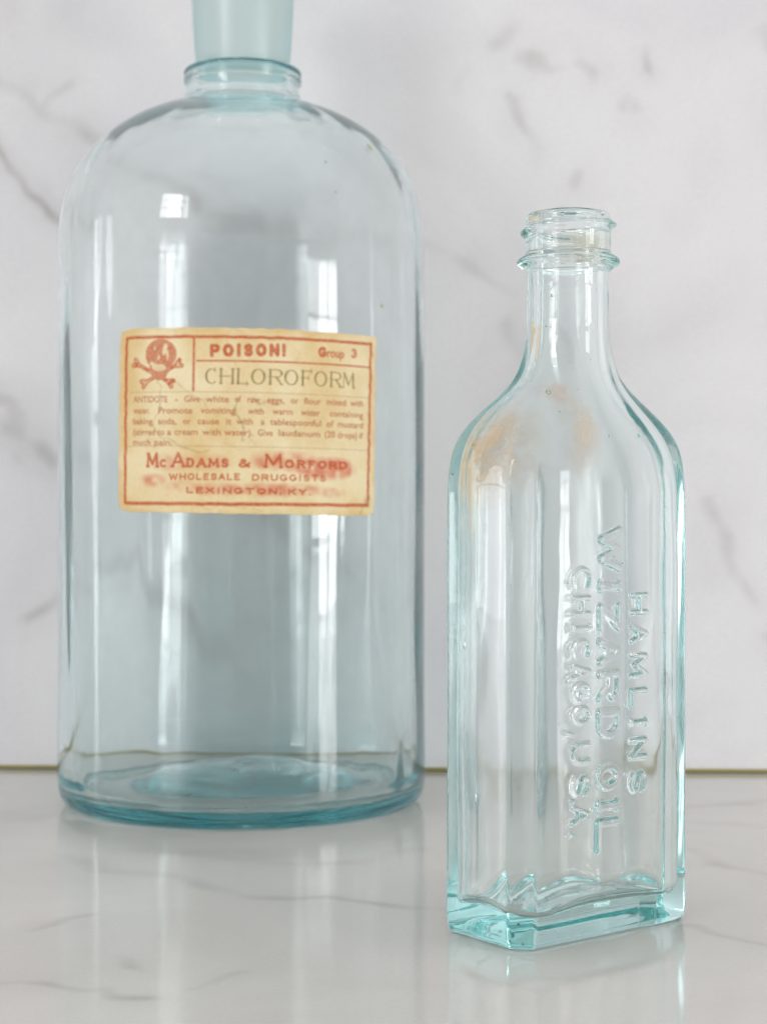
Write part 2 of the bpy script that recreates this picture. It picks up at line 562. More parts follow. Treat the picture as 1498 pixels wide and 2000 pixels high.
NB = 384
ph = np.linspace(0, 2 * PI, NB, endpoint=False)
outer = catmull([(0.0001, 0.0045), (0.020, 0.0038), (0.040, 0.0024), (0.0515, 0.0009), (0.0560, 0.00015), (0.0585, 0.0006),
                 (0.0603, 0.0022), (0.0613, 0.0046), (0.0618, 0.0085), (0.0618, 0.018), (0.0616, 0.05), (0.0617, 0.10), (0.0617, 0.150),
                 (0.0617, 0.180), (0.0614, 0.1930), (0.0597, 0.2025), (0.0562, 0.2108), (0.0511, 0.2180), (0.0452, 0.2237),
                 (0.0381, 0.2284), (0.0300, 0.2322), (0.0240, 0.2343), (0.0206, 0.2363), (0.0193, 0.2388), (0.0190, 0.2415),
                 (0.0191, 0.2424), (0.0196, 0.2428), (0.0199, 0.2437), (0.0196, 0.2445), (0.0195, 0.2450), (0.0199, 0.2458), (0.0196, 0.2467),
                 (0.0188, 0.2470)], 7)
in_neck = catmull([(0.0172, 0.2468), (0.0163, 0.2460), (0.0158, 0.2440), (0.0156, 0.2400), (0.0160, 0.2372)], 7)
tg = np.gradient(outer, axis=0)
tg /= np.linalg.norm(tg, axis=1)[:, None] + 1e-12
nin = np.stack([-tg[:, 1], tg[:, 0]], 1)                 # towards the inside
sel = (outer[:, 1] > 0.024) & (outer[:, 1] < 0.2352) & (outer[:, 0] > 0.0215)
thick = np.interp(outer[sel, 1], [0.02, 0.08, 0.16, 0.22, 0.232, 0.236], [0.0050, 0.0037, 0.0020, 0.0019, 0.0024, 0.0032])
side_in = outer[sel] + nin[sel] * thick[:, None]
in_floor = catmull([(float(side_in[0, 0]), float(side_in[0, 1])), (0.0566, 0.0140), (0.0560, 0.0096), (0.0545, 0.0067), (0.0515, 0.0051),
                    (0.044, 0.0056), (0.030, 0.0088), (0.015, 0.0115), (0.0001, 0.0124)], 6)
inner = np.concatenate([in_neck, side_in[::-1], in_floor[1:]])
rings = []
for r, z in outer:
    wob = 1 + 0.0007 * vnoise2(ph / (2 * PI) * 9, np.full(NB, z / 0.05), 5, 9) + 0.00045 * vnoise2(ph / (2 * PI) * 30, np.full(NB, z / 0.045), 15, 30)
    rings.append(np.stack([r * wob * np.cos(ph), r * wob * np.sin(ph), np.full(NB, z)], 1))
nr_outer = len(rings)
for r, z in inner:
    amp = 0.00042 * min(1, r / 0.05) ** 2
    k = (vnoise2(ph / (2 * PI) * 22, np.full(NB, z / 0.11), 6, 22) + 0.45 * vnoise2(ph / (2 * PI) * 58, np.full(NB, z / 0.09), 7, 58)
         + 0.5 * vnoise2(ph / (2 * PI) * 7, np.full(NB, z / 0.03), 8, 7))
    rr = r + amp * k
    zz = z + (0.0011 * vnoise2(ph / (2 * PI) * 6, np.full(NB, r / 0.02), 9, 6) if z < 0.02 else 0) * np.ones(NB)
    rings.append(np.stack([rr * np.cos(ph), rr * np.sin(ph), zz], 1))
big_glass = glass_mat("aqua_glass_large", (0.18, 0.80, 0.835), 18.0, surf=(0.995, 1.0, 0.998), film=[((0, 0, 0.12), (0.4, 0.4, 0.4), (0.95, 0.97, 0.97), 0.06, 30.0)])  # pale film over the whole bottle: painted haze that brightens the glass
body = add_obj("glass_body", rings_mesh("glass_body", rings), big_glass, big)


# ------------------------------------------------------------------ lettering kit: capital letters as strokes in a unit box
def arc(cx, cy, rx, ry, a0, a1, n=12):
    t = np.radians(np.linspace(a0, a1, n))
    return [(cx + rx * math.cos(a), cy + ry * math.sin(a)) for a in t]


GLY = {
    'W': [[(0, 1), (.25, 0), (.5, .9), (.75, 0), (1, 1)]],
    'I': [[(.5, 0), (.5, 1)]],
    'Z': [[(0, 1), (1, 1), (0, 0), (1, 0)]],
    'A': [[(0, 0), (.5, 1), (1, 0)], [(.2, .33), (.8, .33)]],
    'R': [[(0, 0), (0, 1), (.6, 1)] + arc(.6, .75, .4, .25, 90, -90) + [(0, .5)], [(.5, .5), (1, 0)]],
    'P': [[(0, 0), (0, 1), (.6, 1)] + arc(.6, .73, .4, .27, 90, -90) + [(0, .46)]],
    'D': [[(0, 0), (0, 1), (.45, 1)] + arc(.45, .5, .55, .5, 90, -90) + [(0, 0)]],
    'O': [arc(.5, .5, .5, .5, 0, 360, 28)],
    'L': [[(0, 1), (0, 0), (1, 0)]],
    'C': [arc(.55, .5, .55, .5, 52, 308, 22)],
    'G': [arc(.52, .5, .52, .5, 52, 345, 24) + [(1, .42), (.62, .42)]],
    'H': [[(0, 0), (0, 1)], [(1, 0), (1, 1)], [(0, .5), (1, .5)]],
    'M': [[(0, 0), (.08, 1), (.5, .2), (.92, 1), (1, 0)]],
    'N': [[(0, 0), (0, 1), (1, 0), (1, 1)]],
    'S': [[(.93, .80)] + arc(.5, .74, .44, .26, 25, 180, 10) + [(.16, .58), (.5, .5), (.86, .41)] + arc(.5, .26, .48, .26, 10, -155, 11)],
    'U': [[(0, 1), (0, .4)] + arc(.5, .4, .5, .4, 180, 360, 14) + [(1, 1)]],
    'F': [[(0, 0), (0, 1), (1, 1)], [(0, .52), (.70, .52)]],
    'E': [[(1, 1), (0, 1), (0, 0), (1, 0)], [(0, .52), (.8, .52)]],
    'T': [[(0, 1), (1, 1)], [(.5, 1), (.5, 0)]],
    'X': [[(0, 0), (1, 1)], [(0, 1), (1, 0)]],
    'K': [[(0, 0), (0, 1)], [(1, 1), (0, .4)], [(.3, .6), (1, 0)]],
    'Y': [[(0, 1), (.5, .48), (1, 1)], [(.5, .48), (.5, 0)]],
    '&': [[(1, .5), (.62, .05), (.25, 0), (.02, .2), (.12, .42), (.5, .62), (.62, .82), (.42, 1), (.22, .85), (.3, .65), (1, 0)]],
    '3': [arc(.45, .75, .42, .25, 150, -70, 10) + arc(.45, .26, .5, .26, 80, -150, 12)],
    '!': [[(.5, .42), (.5, 1)], [(.5, .0), (.5, .02)]],
    '.': [[(.45, .03), (.55, .03)]],
    ',': [[(.6, .1), (.4, -.12)]],
    '-': [[(0, .4), (1, .4)]],
}


class Canvas:
    """height or ink field; sdist keeps the signed distance (metres) to the nearest stroke edge"""

    def __init__(self, w, h, cell, x0=0.0, y0=0.0):
        self.w, self.h, self.cell, self.x0, self.y0 = w, h, cell, x0, y0
        self.nx, self.ny = int(round(w / cell)) + 1, int(round(h / cell)) + 1
        self.d = np.full((self.ny, self.nx), 1.0, dtype=np.float32)

    def seg(self, xa, ya, xb, yb, ra, rb=None):
        rb = ra if rb is None else rb
        pad = max(ra, rb) + 6 * self.cell
        i0 = max(0, int((min(xa, xb) - pad - self.x0) / self.cell)); i1 = min(self.nx, int((max(xa, xb) + pad - self.x0) / self.cell) + 2)
        j0 = max(0, int((min(ya, yb) - pad - self.y0) / self.cell)); j1 = min(self.ny, int((max(ya, yb) + pad - self.y0) / self.cell) + 2)
        if i1 <= i0 or j1 <= j0:
            return
        X = self.x0 + np.arange(i0, i1) * self.cell
        Y = (self.y0 + np.arange(j0, j1) * self.cell)[:, None]
        dx, dy = xb - xa, yb - ya
        t = np.clip(((X - xa) * dx + (Y - ya) * dy) / (dx * dx + dy * dy + 1e-18), 0, 1)
        dd = np.hypot(X - xa - t * dx, Y - ya - t * dy) - (ra + t * (rb - ra))
        v = self.d[j0:j1, i0:i1]
        np.minimum(v, dd, out=v)

    def glyph(self, ch, x0, y0, x1, y1, rad, thin=None, serif=0.0, slant=0.0):
        """box in canvas metres, y up; thin = radius of horizontal strokes"""
        thin = rad if thin is None else thin
        ax, ay = x0 + rad, y0 + thin
        bx, by = x1 - rad, y1 - thin
        for pl in GLY[ch]:
            P = [(ax + (bx - ax) * px + slant * py, ay + (by - ay) * py) for px, py in pl]
            for (xa, ya), (xb, yb) in zip(P[:-1], P[1:]):
                L = math.hypot(xb - xa, yb - ya) + 1e-12
                v = abs(yb - ya) / L
                if xb != xa and (yb - ya) / (xb - xa) > 0.6 and thin < rad and ch in 'AMNWRX':
                    v *= 0.15
                r = thin + (rad - thin) * v ** 1.5
                self.seg(xa, ya, xb, yb, r)
            if serif > 0 and ch not in 'OSG&3.,-!':
                for (xa, ya) in (P[0], P[-1]):
                    if abs(ya - ay) < 1e-9 or abs(ya - by) < 1e-9:
                        self.seg(xa - serif, ya, xa + serif, ya, thin)
                if ch in 'LHFRDPMN':
                    for q in P:
                        if abs(q[0] - ax) < (bx - ax) * 0.12:
                            self.seg(q[0] - serif, q[1], q[0] + serif * 0.6, q[1], thin)
                if ch in 'LF':
                    q = P[-1] if ch == 'L' else P[-1]
                    self.seg(q[0], q[1] - serif * 1.2, q[0], q[1] + serif * 1.2, thin)
            if serif > 0 and ch in 'CG':
                q = P[0]
                self.seg(q[0], q[1] - serif * .6, q[0], q[1] + serif * 1.4, thin)

    def word(self, text, x0, x1, y0, y1, rad, gap=0.25, thin=None, serif=0.0, widths=None, y0r=None):
        """spread letters between x0 and x1; y0r lets the baseline drift"""
        W = {'I': .42, 'W': 1.45, 'M': 1.35, '.': .25, ',': .25, '!': .35, ' ': .7, 'O': 1.08, 'G': 1.05, 'L': .85, 'E': .85, 'F': .85, 'S': .9, '3': .85}
        ws = [W.get(c, 1.0) for c in text]
        tot = sum(ws) + gap * (len(text) - 1)
        s = (x1 - x0) / tot
        x = x0
        for c, w in zip(text, ws):
            f = (x - x0) / (x1 - x0)
            dy = 0 if y0r is None else (y0r - y0) * f
            if c != ' ':
                self.glyph(c, x, y0 + dy, x + w * s, y1 + dy, rad, thin, serif)
            x += (w + gap) * s


def font_mask(lines, cell, w, h, x0, y0):
    """lines: (text, x0, x1, baseline, cap height) rendered in the built-in font -> coverage grid"""
    nx, ny = int(round(w / cell)) + 1, int(round(h / cell)) + 1
    M = np.zeros((ny, nx), dtype=np.float32)
    for text, xa, xb, base, cap in lines:
        cu = bpy.data.curves.new("tmp_text", 'FONT')
        cu.body = text
        cu.resolution_u = 3
        ob = bpy.data.objects.new("tmp_text", cu)
        scene.collection.objects.link(ob)
        bpy.context.view_layer.update()
        dg = bpy.context.evaluated_depsgraph_get()
        me = ob.evaluated_get(dg).to_mesh()
        me.calc_loop_triangles()
        V = np.array([v.co[:2] for v in me.vertices])
        T = np.array([t.vertices[:] for t in me.loop_triangles])
        sx = (xb - xa) / (V[:, 0].max() - V[:, 0].min())
        sy = cap / 0.70
        P = np.stack([(V[:, 0] - V[:, 0].min()) * sx + xa, V[:, 1] * sy + base], 1)
        P = (P - [x0, y0]) / cell
        for t in T:
            a, b_, c = P[t]
            i0, i1 = max(0, int(min(a[0], b_[0], c[0]))), min(nx, int(max(a[0], b_[0], c[0])) + 2)
            j0, j1 = max(0, int(min(a[1], b_[1], c[1]))), min(ny, int(max(a[1], b_[1], c[1])) + 2)
            if i1 <= i0 or j1 <= j0:
                continue
            X = np.arange(i0, i1)
            Y = np.arange(j0, j1)[:, None]
            d1 = (X - a[0]) * (b_[1] - a[1]) - (Y - a[1]) * (b_[0] - a[0])
            d2 = (X - b_[0]) * (c[1] - b_[1]) - (Y - b_[1]) * (c[0] - b_[0])
            d3 = (X - c[0]) * (a[1] - c[1]) - (Y - c[1]) * (a[0] - c[0])
            ins = ((d1 >= -.3) & (d2 >= -.3) & (d3 >= -.3)) | ((d1 <= .3) & (d2 <= .3) & (d3 <= .3))
            M[j0:j1, i0:i1][ins] = 1
        ob.evaluated_get(dg).to_mesh_clear()
        bpy.data.objects.remove(ob)
        bpy.data.curves.remove(cu)
    return M


def blur(A, n, it=2):
    A = A.astype(np.float32)
    for _ in range(it):
        for ax in (0, 1):
            pad = [(0, 0), (0, 0)]
            pad[ax] = (n + 1, n)
            C = np.cumsum(np.pad(A, pad, mode='edge'), axis=ax)
            s1 = [slice(None)] * 2
            s2 = [slice(None)] * 2
            s1[ax] = slice(2 * n + 1, None)
            s2[ax] = slice(0, -(2 * n + 1))
            A = (C[tuple(s1)] - C[tuple(s2)]) / (2 * n + 1)
    return A


# ------------------------------------------------------------------ the paper label (u along the arc, v down from the top edge; mm)
LU0, LU1, LH = -45.2, 49.7, 56.3
CELL = 0.00006
LW = (LU1 - LU0) * 0.001
red = Canvas(LW, LH * 0.001, CELL)                # y up in canvas: y = LH - v


def U(u):
    return (u - LU0) * 0.001


def Vv(v):
    return (LH - v) * 0.001


def line(c, u0, v0, u1, v1, half):
    c.seg(U(u0), Vv(v0), U(u1), Vv(v1), half * 0.001)


fr = 0.42
line(red, -42.2, 2.8, 0, 2.75, fr); line(red, 0, 2.75, 47.2, 2.5, fr)
line(red, -42.3, 2.8, -42.2, 53.7, .52); line(red, 47.2, 2.5, 46.6, 53.0, .5)
line(red, -42.2, 53.7, 46.6, 53.0, .5)
line(red, -16.9, 3.0, -16.9, 19.0, .36)
line(red, -15.8, 10.1, 46.4, 9.75, .22)
red.word("POISON!", U(-11.4), U(13.9), Vv(8.85), Vv(5.0), 0.00058, 0.30, thin=0.00050, y0r=Vv(8.2))
red.glyph('G', U(25.5), Vv(7.8), U(28.6), Vv(4.6), 0.00045)
red.glyph('3', U(38.5), Vv(7.3), U(40.8), Vv(4.4), 0.00032)
# shop name: big initials and small capitals
bl = lambda u: 42.6 - 0.009 * (u + 33)
for ch, u0, u1, top in (("M", -33.4, -29.0, 38.1), ("A", -24.2, -19.4, 37.9), ("M", 7.3, 13.4, 38.0)):
    red.glyph(ch, U(u0), Vv(bl(u0)), U(u1), Vv(top), 0.00042, 0.00034, 0.0004)
for ch, u0, u1, top in (("C", -28.4, -26.0, 40.1), ("D", -18.8, -16.2, 39.6), ("A", -15.4, -12.0, 39.6), ("M", -11.4, -7.8, 39.6), ("S", -7.0, -4.6, 39.6),
                        ("&", -1.4, 2.6, 39.6), ("O", 14.2, 17.4, 39.6), ("R", 18.6, 21.4, 39.6), ("F", 22.6, 24.9, 39.6), ("O", 26.0, 29.2, 39.6),
                        ("R", 30.2, 33.2, 39.6), ("D", 34.2, 37.4, 39.6)):
    red.glyph(ch, U(u0), Vv(bl(u0)), U(u1), Vv(top), 0.00036, 0.00030, 0.0003 if ch not in "OSC&F" else 0)
red.word("WHOLESALE", U(-25.0), U(-0.7), Vv(46.35), Vv(44.35), 0.00023, 0.28, thin=0.00019, y0r=Vv(46.1))
red.word("DRUGGISTS", U(3.3), U(29.0), Vv(46.2), Vv(44.2), 0.00023, 0.30, thin=0.00019, y0r=Vv(45.95))
red.word("LEXINGTON,", U(-18.7), U(13.3), Vv(50.3), Vv(48.4), 0.00026, 0.32, thin=0.00022)
red.word("KY.", U(15.6), U(23.5), Vv(50.3), Vv(48.4), 0.00026, 0.30, thin=0.00022)
# crossbones (drawn with end knobs)
bones = Canvas(LW, LH * 0.001, CELL)
for (ua, va, ub, vb) in ((-38.4, 10.6, -24.6, 16.9), (-21.8, 10.9, -35.2, 17.0)):
    line(bones, ua, va, ub, vb, 0.62)
    du, dv = ub - ua, vb - va
    L = math.hypot(du, dv)
    nu, nv = -dv / L, du / L
    for (cu_, cv_, sg) in ((ua, va, -1), (ub, vb, 1)):
        for q in (-1, 1):
            eu, ev = cu_ + du / L * sg * 0.4 + nu * q * 0.95, cv_ + dv / L * sg * 0.4 + nv * q * 0.95
            line(bones, cu_ - du / L * sg * 1.6, cv_ - dv / L * sg * 1.6, eu, ev, 0.72)
yy, xx = np.mgrid[0:red.ny, 0:red.nx]
Um = xx * CELL * 1000 + LU0
Vm = LH - yy * CELL * 1000


def ell(cu_, cv_, ru, rv, rot=0.0):
    c, s = math.cos(rot), math.sin(rot)
    a, b_ = Um - cu_, Vm - cv_
    return ((a * c + b_ * s) / ru) ** 2 + ((-a * s + b_ * c) / rv) ** 2


def soft(d, w=0.00004):
    return np.clip(0.5 - d / (2 * w), 0, 1)


skull = (ell(-28.7, 8.1, 5.75, 4.75) < 1) | (ell(-28.9, 11.6, 3.9, 3.4) < 1) | (ell(-29.2, 14.0, 2.9, 2.0) < 1)
light = ((ell(-27.2, 6.6, .8, 1.9, 0.25) < 1) | (ell(-26.2, 8.4, .45, 1.6) < 1) | (ell(-31.9, 10.9, .9, .55) < 1) | (ell(-29.4, 9.0, .35, .9) < 1) | (ell(-29.3, 12.1, 2.7, 1.1, 0.06) < 1)
         | (ell(-30.9, 6.2, .3, .6) < 1))
dark = ((ell(-31.1, 9.3, 1.25, 1.0) < 1) | (ell(-27.6, 9.5, 1.3, 1.0) < 1) | (ell(-29.5, 10.6, .45, .8) < 1))
teeth = (np.abs((Um + 40) % 0.55 - .27) < .09) & (ell(-29.3, 12.5, 2.3, .9) < 1)
bone_hi = soft(bones.d + 0.00042) * (0.5 + 0.5 * np.sign(vnoise2(Um * .9, Vm * .9, 90)))
ink = soft(red.d - 0.00005)
bi = soft(bones.d) - 0.55 * bone_hi
bi[skull] = 0
sk = skull * 1.0
sk[light & ~dark] = 0.10
sk[teeth] = 0.8
sk = blur(sk, 1, 1)
hatch = 0.86 + 0.14 * np.sign(np.sin((Um * 1.2 + Vm * 3.0) * 5))
ink = np.maximum(ink, np.maximum(bi, sk * hatch))
ink = np.clip(ink, 0, 1)
# small print, lighter ink
small = [("ANTIDOTE", -39.0, -26.0, 22.7, 1.9), ("-", -23.2, -22.3, 22.7, 1.9), ("Give", -19.9, -14.6, 22.6, 1.9), ("white", -12.6, -4.8, 22.6, 1.9), ("of", -2.6, -0.9, 22.5, 1.9),
         ("raw", 1.4, 5.5, 22.5, 1.9), ("eggs,", 7.9, 13.7, 22.5, 1.9), ("or", 16.0, 18.6, 22.4, 1.9), ("flour", 20.6, 26.6, 22.4, 1.9), ("mixed", 29.0, 36.4, 22.3, 1.9), ("with", 38.4, 43.9, 22.2, 1.9),
         ("water.", -39.0, -32.6, 26.1, 1.9), ("Promote", -29.2, -17.2, 26.1, 1.9), ("vomiting", -14.2, -2.6, 26.0, 1.9), ("with", 1.6, 6.8, 26.0, 1.9), ("warm", 9.8, 16.6, 25.9, 1.9),
         ("water", 19.6, 26.4, 25.9, 1.9), ("containing", 30.2, 43.9, 25.8, 1.9),
         ("baking", -39.0, -31.4, 29.4, 1.9), ("soda,", -29.2, -22.6, 29.4, 1.9), ("or", -20.2, -17.6, 29.3, 1.9), ("cause", -15.2, -8.0, 29.3, 1.9), ("it", -5.6, -3.9, 29.3, 1.9),
         ("with", -2.2, 3.2, 29.2, 1.9), ("a", 5.9, 7.2, 29.2, 1.9), ("tablespoonful", 9.0, 26.8, 29.1, 1.9), ("of", 29.0, 31.6, 29.1, 1.9), ("mustard", 33.4, 43.9, 29.0, 1.9),
         ("(stirred to", -39.0, -27.0, 32.7, 1.9), ("a", -25.9, -24.5, 32.7, 1.9), ("cream", -23.2, -15.2, 32.6, 1.9), ("with", -13.6, -7.4, 32.6, 1.9), ("water).", -6.2, 3.3, 32.6, 1.9),
         ("Give", 5.0, 10.0, 32.5, 1.9), ("laudanum", 12.0, 26.6, 32.4, 1.9), ("(20 drops)", 28.4, 41.4, 32.3, 1.9), ("if", 42.6, 44.0, 32.2, 1.9),
         ("much", -39.0, -32.2, 35.8, 1.9), ("pain.", -30.6, -24.0, 35.8, 1.9)]
sm = font_mask([(t, U(a), U(b_), Vv(v), c * 0.001) for t, a, b_, v, c in small], CELL, LW, LH * 0.001, 0, 0)
gr = font_mask([("roup", U(28.9), U(35.4), Vv(7.6), 0.0027)], CELL, LW, LH * 0.001, 0, 0)
gr = np.clip(blur(gr, 3, 1) * 3.2, 0, 1)
ink = np.maximum(ink, gr * .9)
sm = np.clip(blur(sm, 1, 1) * 1.9, 0, 1)
thinl = Canvas(LW, LH * 0.001, CELL)
line(thinl, -40.4, 19.6, 46.6, 19.35, .12)
line(thinl, -41.5, 36.1, 46.2, 35.8, .12)
# CHLOROFORM in a light roman
blk = Canvas(LW, LH * 0.001, CELL)
uL = [(-12.9, -8.9, 'C'), (-7.9, -3.4, 'H'), (-2.2, 1.4, 'L'), (2.4, 7.2, 'O'), (8.5, 13.0, 'R'), (13.6, 18.4, 'O'), (19.7, 23.3, 'F'), (24.2, 28.9, 'O'), (30.2, 34.5, 'R'), (35.0, 39.9, 'M')]
for a, b_, ch in uL:
    t0 = 12.45 + 0.0 * a
    dv = -0.007 * (a + 12.9)
    blk.glyph(ch, U(a), Vv(17.05 + dv), U(b_), Vv(12.4 + dv), 0.00033, 0.00013, 0.00055)
bk = soft(blk.d)

worn = 0.88 + 0.22 * vnoise2(Um * 2.6, Vm * 2.6, 60) + 0.18 * vnoise2(Um * 7, Vm * 7, 61)
worn = np.clip(worn, 0.55, 1.0)
paper = np.array([0.86, 0.735, 0.46])
paper2 = np.array([0.74, 0.53, 0.23])
age = np.clip(0.35 + 0.45 * vnoise2(Um / 14, Vm / 14, 62) + 0.25 * vnoise2(Um / 4.5, Vm / 4.5, 63) + 0.1 * vnoise2(Um, Vm, 64), 0, 1)
edge = np.minimum(np.minimum(Um - LU0, LU1 - Um), np.minimum(Vm, LH - Vm))
age = np.clip(age + 0.6 * np.exp(-edge / 1.5) * (0.6 + 0.6 * vnoise2(Um / 3, Vm / 3, 65)), 0, 1)
age = np.clip(age + 0.25 * np.clip((-30 - Um) / 15, 0, 1), 0, 1)
C = paper[None, None] * (1 - age[..., None]) + paper2[None, None] * age[..., None]
C = C * (1 + 0.03 * vnoise2(Um * 3.3, Vm * 3.3, 66))[..., None]


def tint(C, mask, col):
    return C * (1 - mask[..., None]) + np.array(col)[None, None] * mask[..., None]


# red smudges of dissolved ink round the shop name
smu = np.zeros_like(Um)
for (cu_, cv_, ru, rv, s) in ((-24, 41.0, 11, 3.2, .35), (-12, 40.8, 10, 3.0, .3), (10, 40.3, 9, 3.2, .55), (20, 40.8, 9, 3.4, .65), (32, 41.2, 9, 3.2, .75), (37, 42.5, 5, 2.2, .6), (14, 38.4, 12, 1.8, .4),
                              (-31, 46.5, 6, 2.4, .5), (-20, 48.2, 8, 2.0, .3), (-8, 49.0, 14, 2.2, .5), (10, 48.8, 14, 2.6, .55), (22, 48.6, 8, 2.2, .4), (31, 49.3, 7, 1.8, .35)):
    smu = np.maximum(smu, s * np.clip(1.25 * (1 - ell(cu_, cv_, ru, rv)), 0, 1))
smu = np.maximum(smu, 0.75 * np.clip(1.25 * (1 - ell(29, 42.0, 13, 4.0)), 0, 1))
smu = blur(smu * (0.65 + 0.5 * vnoise2(Um / 1.6, Vm / 1.6, 67)), 5, 2)
C = tint(C, np.clip(smu * 1.5, 0, .88), (0.66, 0.18, 0.09))
C = tint(C, np.clip(ink * worn * 1.0, 0, 1), (0.54, 0.085, 0.010))
C = tint(C, np.clip(sm * worn * 1.1, 0, 1), (0.46, 0.12, 0.035))
C = tint(C, np.clip(soft(thinl.d) * worn * .6, 0, 1), (0.38, 0.20, 0.09))
C = tint(C, np.clip(bk * worn * .95, 0, 1), (0.19, 0.135, 0.012))
# brown tide lines and cracks
stn = np.zeros_like(Um)
wq = 1.5 * vnoise2(Um / 5, Vm / 5, 70) + .5 * vnoise2(Um / 1.5, Vm / 1.5, 71)
for pl, w, s in (([(-28.2, 17.5), (-29, 21), (-30.5, 25), (-31.5, 29), (-29, 33), (-24, 34.5), (-19, 37.5), (-12, 37.0)], .30, .75),
                 ([(-23, 16.5), (-18, 20.2), (-14, 21.5), (-12.6, 24)], .28, .5),
                 ([(-1.8, 21.6), (-2.4, 26), (-1.2, 28.5), (-0.6, 31.0), (-1.5, 33)], .32, .95),
                 ([(-5, 33), (-6, 35.5), (-1, 36.5), (3, 34.5), (1, 32.5)], .22, .35),
                 ([(3.2, 21.0), (4.6, 22.5), (6.5, 21.8)], .40, .95), ([(-2.8, 21.8), (-1.6, 22.2)], .42, .95),
                 ([(-5, 2.2), (-4.5, 7), (-3.2, 12), (-4, 16)], .2, .3), ([(16, 5), (19, 7), (18, 12), (13, 18)], .2, .35),
                 ([(-24, .8), (-22, 3.0), (-20, .8)], .25, .4), ([(-2, 1.0), (4, 3.6), (12, 3.0)], .25, .4), ([(-16, 55.8), (-9, 53.5), (2, 54.5), (8, 55.8)], .22, .5),
                 ([(-32, 55), (-30, 53.5), (-27, 55.5)], .22, .5), ([(44, 56), (46, 52), (47.5, 50), (47, 54)], .5, .7), ([(-40, 49), (-36, 46), (-38, 43)], .15, .2),
                 ([(47.3, 3.0), (48.2, 8), (47.6, 15)], .3, .4)):
    for (xa, ya), (xb, yb) in zip(pl[:-1], pl[1:]):
        dx, dy = xb - xa, yb - ya
        t = np.clip(((Um + wq - xa) * dx + (Vm + wq * .7 - ya) * dy) / (dx * dx + dy * dy), 0, 1)
        d = np.hypot(Um + wq - xa - t * dx, Vm + wq * .7 - ya - t * dy)
        stn = np.maximum(stn, s * np.exp(-(d / w) ** 2))
stn *= (0.75 + 0.35 * vnoise2(Um * 1.1, Vm * 1.1, 73))
C = tint(C, np.clip(stn * .62, 0, 1), (0.30, 0.17, 0.035))
C = np.stack([blur(C[..., k], 1, 1) for k in range(3)], -1)

# paper grid on the bottle
NU, NV = 640, 380
uu = np.linspace(0, 1, NU)
vv = np.linspace(0, 1, NV)
UU, VV = np.meshgrid(uu, vv)                        # VV: 0 bottom .. 1 top
ed = lambda seed, t: 0.22 * vnoise2(t * 30, t * 0 + 3.3, seed) + 0.10 * vnoise2(t * 110, t * 0 + 1.3, seed + 1)
u_mm = LU0 + UU * (LU1 - LU0)
v_mm = VV * LH                                       # up
u_mm += (1 - UU) ** 12 * ed(80, VV) * 1.3 - UU ** 12 * ed(82, VV) * 1.3
v_mm += (1 - VV) ** 12 * ed(84, UU) - VV ** 12 * ed(86, UU)
# chipped corners
for (cu_, cv_) in ((0, 1), (1, 0), (0, 0)):
    k = np.exp(-((UU - cu_) * 30) ** 2 - ((VV - cv_) * 18) ** 2)
    u_mm += k * (0.9 if cu_ == 0 else -1.0)
    v_mm += k * (0.8 if cv_ == 0 else -0.9)
tilt = math.radians(-0.94)
u_arc = 5.2 + 0.905 * u_mm
um = u_arc * math.cos(tilt) - (v_mm - LH / 2) * math.sin(tilt)
vm = u_arc * math.sin(tilt) + (v_mm - LH / 2) * math.cos(tilt)
LZC = 0.12505
wrk = 0.00006 * vnoise2(u_mm / 7, v_mm / 9, 88) + 0.00003 * vnoise2(u_mm / 2, v_mm / 2, 89)
lift = 0.0004 * (np.exp(-((1 - UU) * 28) ** 2 - (VV * 16) ** 2) + 0.8 * np.exp(-(UU * 30) ** 2 - ((1 - VV) * 18) ** 2))


def lab_xyz(u, v, r):
    th = u * 0.001 / R0
    return np.stack([r * np.sin(th), -r * np.cos(th), LZC + v * 0.001], -1)


front = lab_xyz(um, vm, R0 + 0.00027 + np.abs(wrk) + lift).reshape(-1, 3)
idx = np.arange(NU * NV).reshape(NV, NU)
Q = np.stack([idx[:-1, :-1], idx[:-1, 1:], idx[1:, 1:], idx[1:, :-1]], -1).reshape(-1, 4)
# back sheet, coarser by a factor of nothing: keep simple, same border
loop = np.concatenate([idx[0, :], idx[1:, -1], idx[-1, -2::-1], idx[-2:0:-1, 0]])
ring_back = lab_xyz(um.ravel()[loop], vm.ravel()[loop], R0 + 0.00012 + lift.ravel()[loop])
nL = len(loop)
j = np.arange(nL)
jn = (j + 1) % nL
o0 = NU * NV
side = np.stack([loop[j], o0 + j, o0 + jn, loop[jn]], 1)
# back grid
bu = np.linspace(0, NU - 1, 60).astype(int)
bv = np.linspace(0, NV - 1, 24).astype(int)
gb = idx[np.ix_(bv, bu)]
backv = lab_xyz(um.ravel()[gb.ravel()], vm.ravel()[gb.ravel()], R0 + 0.00012 + lift.ravel()[gb.ravel()])
o1 = o0 + nL
gi = o1 + np.arange(len(bv) * len(bu)).reshape(len(bv), len(bu))
Qb = np.stack([gi[:-1, :-1], gi[1:, :-1], gi[1:, 1:], gi[:-1, 1:]], -1).reshape(-1, 4)
me = mesh_np("paper_label", np.concatenate([front, ring_back, backv]), np.concatenate([Q, side, Qb]))
fx = UU.ravel() * (red.nx - 1)
fy = VV.ravel() * (red.ny - 1)
ix = np.clip(fx.astype(int), 0, red.nx - 2)
iy = np.clip(fy.astype(int), 0, red.ny - 2)
ax_, ay_ = (fx - ix)[:, None], (fy - iy)[:, None]
samp = (C[iy, ix] * (1 - ax_) * (1 - ay_) + C[iy, ix + 1] * ax_ * (1 - ay_) + C[iy + 1, ix] * (1 - ax_) * ay_ + C[iy + 1, ix + 1] * ax_ * ay_)
